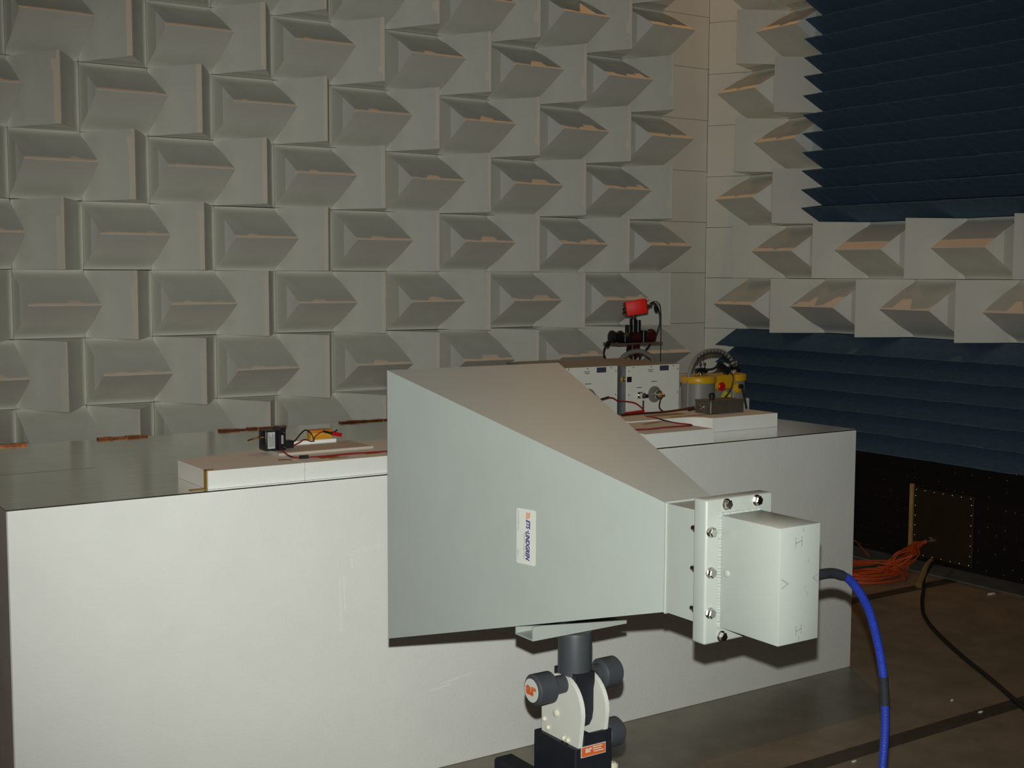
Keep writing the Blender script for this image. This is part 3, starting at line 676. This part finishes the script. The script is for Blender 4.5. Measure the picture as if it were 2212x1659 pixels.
# letters read top to bottom: reading direction = down, top of letters points to the feed end
SY0, SY1, SZ0, SZ1 = -3.9365, -3.9805, 0.9855, 1.0845
n = Vector((-1, -kx, 0)).normalized()
q = []
for (ys, zs, sy, sz) in ((SY0, SZ0, 1, 1), (SY1, SZ0, -1, 1), (SY1, SZ1, -1, -1), (SY0, SZ1, 1, -1)):
    for k in range(4):
        ang = {(1,1): 180, (-1,1): 270, (-1,-1): 0, (1,-1): 90}[(sy, sz)]+30*k
        rr = 0.003; ca = math.cos(math.radians(ang)); sa_ = math.sin(math.radians(ang))
        yc = ys-sy*rr; zc = zs+sz*rr
        q.append(fp_(yc-ca*rr, zc+sa_*rr, 0.0002))
sk = MB().prism(q, n*0.0004).build('sticker', 'sticker', flare)
def spt(a, bdown): # a = 0..1 across (left edge to right edge in view), bdown = metres below the top
    return fp_(SY0+(SY1-SY0)*a, SZ1-bdown, 0.0008)
lettering('lettering', 'ETS', 0.0125, 'ink_violet', spt(0.52, 0.0185), ydn, acr, sk, bold=0.0006, shear=0.25, width=0.0165)
lettering('lettering', '\u00b7', 0.0125, 'ink_violet', spt(0.52, 0.0368), ydn, acr, sk, bold=0.0008)
lettering('lettering', 'LINDGREN', 0.0125, 'ink_violet', spt(0.50, 0.0395), ydn, acr, sk, bold=0.0006, shear=0.25, width=0.0520)
for k in range(6):
    r = 0.0022+0.0019*k; pts = []
    for i in range(9):
        a = math.radians(90*i/8)
        ac, dn = r*math.cos(a), r*math.sin(a)
        if ac > 0.0098: continue
        pts.append(spt(0.50+ac/0.0455, 0.0055+dn)+n*0.0002)
    mb = MB()
    for a, c in zip(pts[:-1], pts[1:]): mb.bar(a, c, 0.0009, 0.0003, n)
    mb.build('logo_arc', 'ink_orange', sk)
lettering('lettering', 'An ESCO Technologies Company', 0.0042, 'ink_grey', spt(0.385, 0.043), ydn, acr, sk, width=0.047)
lettering('lettering', 'www.ets-lindgren.com', 0.0040, 'ink_grey', spt(0.08, 0.0035), ydn, acr, sk, width=0.037)
lettering('lettering', '800015-1-1', 0.0036, 'ink_grey', spt(0.06, 0.074), ydn, acr, sk, width=0.0175)

# ------------------------------------------------------------------ stand below the horn
ypo = -3.944
stand = thing('antenna_stand', 'tripod stand with grey tube, white tilt plates and dark knobs', 'stand', (xh, ypo, 0))
zb = 0.8465; zt_ = 0.8700
mb = MB()
mb.box((-0.305, -3.955, zb-0.003), (-0.090, -3.905, zb))
mb.prism([(-0.305, -3.958, zb-0.003), (-0.090, -3.958, zb-0.003), (-0.090, -3.958, zb+0.003), (-0.285, -3.958, zt_-0.001), (-0.305, -3.958, zt_-0.001)], (0, 0.003, 0))
mb.prism([(-0.305, -3.905, zb-0.003), (-0.090, -3.905, zb-0.003), (-0.090, -3.905, zb+0.003), (-0.285, -3.905, 0.8590), (-0.305, -3.905, 0.8590)], (0, 0.003, 0))
mb.build('mounting_channel', 'box_paint', stand)
MB().lathe((xh, ypo, zb-0.0035), (0,0,-1), [(0, .030), (.005, .0315), (.078, .0315)], 32).build('upper_tube', 'pvc_grey', stand)
MB().prism([(-0.2225, -3.976, 0.772), (-0.1785, -3.976, 0.772), (-0.1785, -3.976, 0.752), (-0.1810, -3.976, 0.740), (-0.1810, -3.976, 0.700), (-0.1835, -3.976, 0.684), (-0.1900, -3.976, 0.674), (-0.2130, -3.976, 0.672), (-0.2200, -3.976, 0.690), (-0.2200, -3.976, 0.740), (-0.2225, -3.976, 0.752)], (0, 0.066, 0)).build('pivot_block', 'black_plastic', stand)
def plate(x, th):
    pts = []
    for i in range(19):
        a = math.radians(-10+195*i/18)
        pts.append((x, -3.945-0.062*math.cos(a), 0.705+0.062*math.sin(a)))
    pts += [(x, -3.884, 0.640), (x, -3.996, 0.628)]
    return MB().prism(pts, (th, 0, 0)).build('tilt_plate', 'white_plastic', stand)
pl = plate(-0.232, 0.009); pr_ = plate(-0.177, 0.009)
for (y, z) in ((-3.931, 0.690), (-3.893, 0.668), (-3.905, 0.655), (-3.955, 0.650), (-3.968, 0.650)):
    r = 0.0075 if z == 0.690 else 0.005
    MB().lathe((-0.2318, y, z), (-1,0,0), [(0, r), (.003, r), (.005, r*.7), (.0055, r*.2)], 16).build('plate_bolt', 'nylon', pl)
def knob(p, d, R_, body, neck_r, neck, name='clamp_knob'):
    p = Vector(p); d = Vector(d)
    return MB().lathe(p, d, [(0, neck_r), (neck, neck_r), (neck+.002, R_-.003), (neck+.005, R_), (neck+body-.004, R_), (neck+body, R_-.004), (neck+body+.0005, R_-.006)], 32).build(name, 'pvc_grey', stand)
k1 = knob((-0.2325, -3.952, 0.7515), (-1,0,0), 0.0285, 0.044, 0.0165, 0.026)
k2 = knob((-0.158, -3.944, 0.752), (1,0,0), 0.0285, 0.042, 0.020, 0.012)
k3 = knob((-0.158, -3.944, 0.634), (1,0,0), 0.0275, 0.040, 0.018, 0.022)
cxk = -0.2325-0.0705
dk = MB().lathe((cxk-0.0002, -3.952, 0.7515), (-1,0,0), [(0, .0215), (.0006, .0215)], 32).build('cap_disc', 'sticker', k1)
lettering('lettering', 'ar', 0.030, 'ink_orange', (cxk-0.001, -3.952+0.0165, 0.7515-0.0075), (0,-1,0), (0,0,1), k1, bold=0.0016, width=0.033)
MB().bbox((-0.242, -4.004, 0.470), (-0.158, -3.872, 0.6435), 0.002, 1).build('base_housing', 'black_plastic', stand)
MB().box((-0.2225, -4.0042, 0.6435), (-0.1605, -3.9990, 0.6690)).build('front_lip', 'black_plastic', stand)
MB().bbox((-0.1785, -4.002, 0.6435), (-0.1680, -3.880, 0.650), 0.001, 1).build('side_lip', 'black_plastic', stand)
MB().bbox((-0.286, -3.975, 0.44), (-0.243, -3.80, 0.575), 0.004, 1).build('leg_collar', 'black_plastic', stand)
# orange maker's plate on the base housing
ol = MB().box((-0.2305, -4.0052, 0.6275), (-0.1745, -4.0044, 0.6475)).build('plate_border', 'sticker', stand)
of = MB().box((-0.2293, -4.0056, 0.6287), (-0.1757, -4.0050, 0.6463)).build('orange_field', 'ink_orange', stand)
lettering('lettering', 'ar', 0.0150, 'sticker', (-0.2215, -4.0060, 0.6362), (1,0,0), (0,0,1), of, bold=0.0005, width=0.0155)
mb = MB()
for k, (a, c) in enumerate(((-0.2040, -0.1830), (-0.2040, -0.1850), (-0.2020, -0.1800))):
    mb.box((a, -4.0060, 0.6425-0.0042*k), (c, -4.0056, 0.6443-0.0042*k))
mb.build('printed_lines', 'sticker', of)
MB().lathe((-0.150, -3.995, 0.560), (0,0,1), [(0, .008), (.020, .008), (.026, .011), (.036, .011), (.040, .006)], 14).build('white_stud', 'nylon', stand)
MB().cyl((xh, ypo, 0.20), (xh, ypo, 0.47), 0.028, n=20).build('lower_tube', 'pvc_grey', stand)
for k in range(3):
    a = math.radians(35+120*k)
    e_ = (xh+0.36*math.cos(a), ypo+0.36*math.sin(a), 0.014)
    lg = MB().tube([(xh+0.03*math.cos(a), ypo+0.03*math.sin(a), 0.42), e_], 0.013, 12).build('leg', 'black_plastic', stand)
    MB().lathe((e_[0], e_[1], 0.0), (0,0,1), [(0, .020), (.018, .018), (.026, .012)], 14).build('foot', 'pvc_grey', lg)

# blue coaxial cable
bc = thing('coaxial_cable', 'thick blue coaxial cable curving down from the horn feed', 'cable', (0.10, -4.42, 0))
P_ = [(-0.121, -4.430, 1.0294), (-0.085, -4.425, 1.0295), (-0.051, -4.418, 1.0265), (-0.026, -4.415, 1.0200), (0.009, -4.41, 1.003), (0.054, -4.405, 0.955), (0.086, -4.40, 0.894), (0.105, -4.40, 0.827), (0.113, -4.40, 0.746), (0.110, -4.40, 0.667), (0.095, -4.40, 0.45), (0.06, -4.42, 0.20), (0.03, -4.46, 0.05), (-0.02, -4.58, 0.012), (-0.20, -4.85, 0.012), (-0.55, -5.3, 0.012)]
MB().tube(P_, 0.0073, 12, 8).build('jacket', 'cable_blue', bc)
path = spline(P_, 8)
def seg(i0, i1, r, m, nm): MB().tube(path[i0:i1], r, 14, 1).build(nm, m, bc)
seg(0, 27, 0.0084, 'sleeve_dark', 'connector_sleeve')
i0 = min(range(len(path)), key=lambda i: abs(path[i].z-0.828)); i1 = min(range(len(path)), key=lambda i: abs(path[i].z-0.774))
seg(i0, i1+1, 0.0080, 'sleeve_dark', 'marker_sleeve')

# ------------------------------------------------------------------ things on the floor at the right
fc = thing('floor_cable', 'black cable running from the wall across the brown floor', 'cable', (2.9, -2.35, 0))
MB().tube([(3.80, -1.74, 0.03), (3.70, -1.77, 0.07), (3.58, -1.82, 0.085), (3.46, -1.87, 0.040), (3.36, -1.945, 0.010), (3.18, -2.08, 0.010), (2.979, -2.25, 0.010), (2.807, -2.447, 0.010), (2.612, -2.719, 0.010), (2.464, -2.949, 0.010), (2.342, -3.127, 0.010), (2.20, -3.34, 0.010), (1.9, -3.8, 0.010)], 0.0085, 10, 8).build('jacket', 'cable_black', fc)
MB().tube([(3.60, -1.80, 0.095), (3.53, -1.825, 0.078), (3.46, -1.86, 0.045), (3.39, -1.895, 0.016)], lambda t: 0.010+0.008*t, 10).build('tan_sleeve', 'sleeve_tan', fc)
fb = thing('fibre_bundle', 'bundle of thin orange cables spilling from the access panel onto the floor', 'cable', (3.40, -1.60, 0))
gx, gy, gz = XR-0.034, -1.60, 0.128
rnd = random.Random(3)
for k in range(16):
    j = lambda a: rnd.uniform(-a, a)
    q = [(gx, gy+j(.008), gz+j(.008)), (gx-0.06, gy+0.02+j(.02), gz-0.02+j(.015)), (3.66+j(.05), -1.60+j(.06), 0.06+abs(j(.03)))]
    cxx, cyy, R_ = 3.36+j(.05), -1.60+j(.05), 0.13+j(.05)
    for i in range(7+k % 3):
        a = math.radians(20+60*i+j(8)); q.append((cxx+R_*1.25*math.cos(a), cyy+R_*0.8*math.sin(a), 0.006+0.004*(k % 6)+0.002*i))
    MB().tube(q, 0.0032, 6, 5).build('orange_cable', 'cable_orange', fb)
MB().tube([(gx, gy, gz), (3.70, -1.60, 0.09), (3.56, -1.69, 0.03), (3.45, -1.76, 0.008)], 0.0034, 6).build('orange_cable', 'cable_orange', fb)
MB().tube([(3.70, -1.33, 0.01), (3.72, -1.25, 0.05), (3.76, -1.16, 0.06), (3.70, -1.05, 0.02)], 0.0034, 6).build('orange_cable', 'cable_orange', fb)
MB().tube([(3.62, -1.55, 0.034), (3.45, -1.55, 0.032), (3.35, -1.52, 0.032), (3.30, -1.45, 0.02)], 0.007, 8).build('green_cable', 'cable_green', fb)
crumbs = [((3.589, -2.152), 0.028, 'white scrap lying on the grey sill by the wall'), ((2.16, -3.014), 0.008, 'tiny white foam crumb on the floor between strip and cable'), ((1.428, -3.209), 0.010, 'tiny white foam crumb beside the dark strip near the blue cable'), ((2.135, -3.149), 0.012, 'pale foam crumb lying on the dark floor strip')]
for (x, y), s, l in crumbs:
    z = 0.0023 if l.endswith('strip') else 0.0003
    tag(MB().prism([(x-s, y, z), (x-s*.3, y-s*.45, z), (x+s*.8, y-s*.3, z), (x+s, y+s*.25, z), (x-s*.2, y+s*.4, z)], (0, 0, 0.003)).build('foam_crumb', 'eps'), l, 'foam scrap')
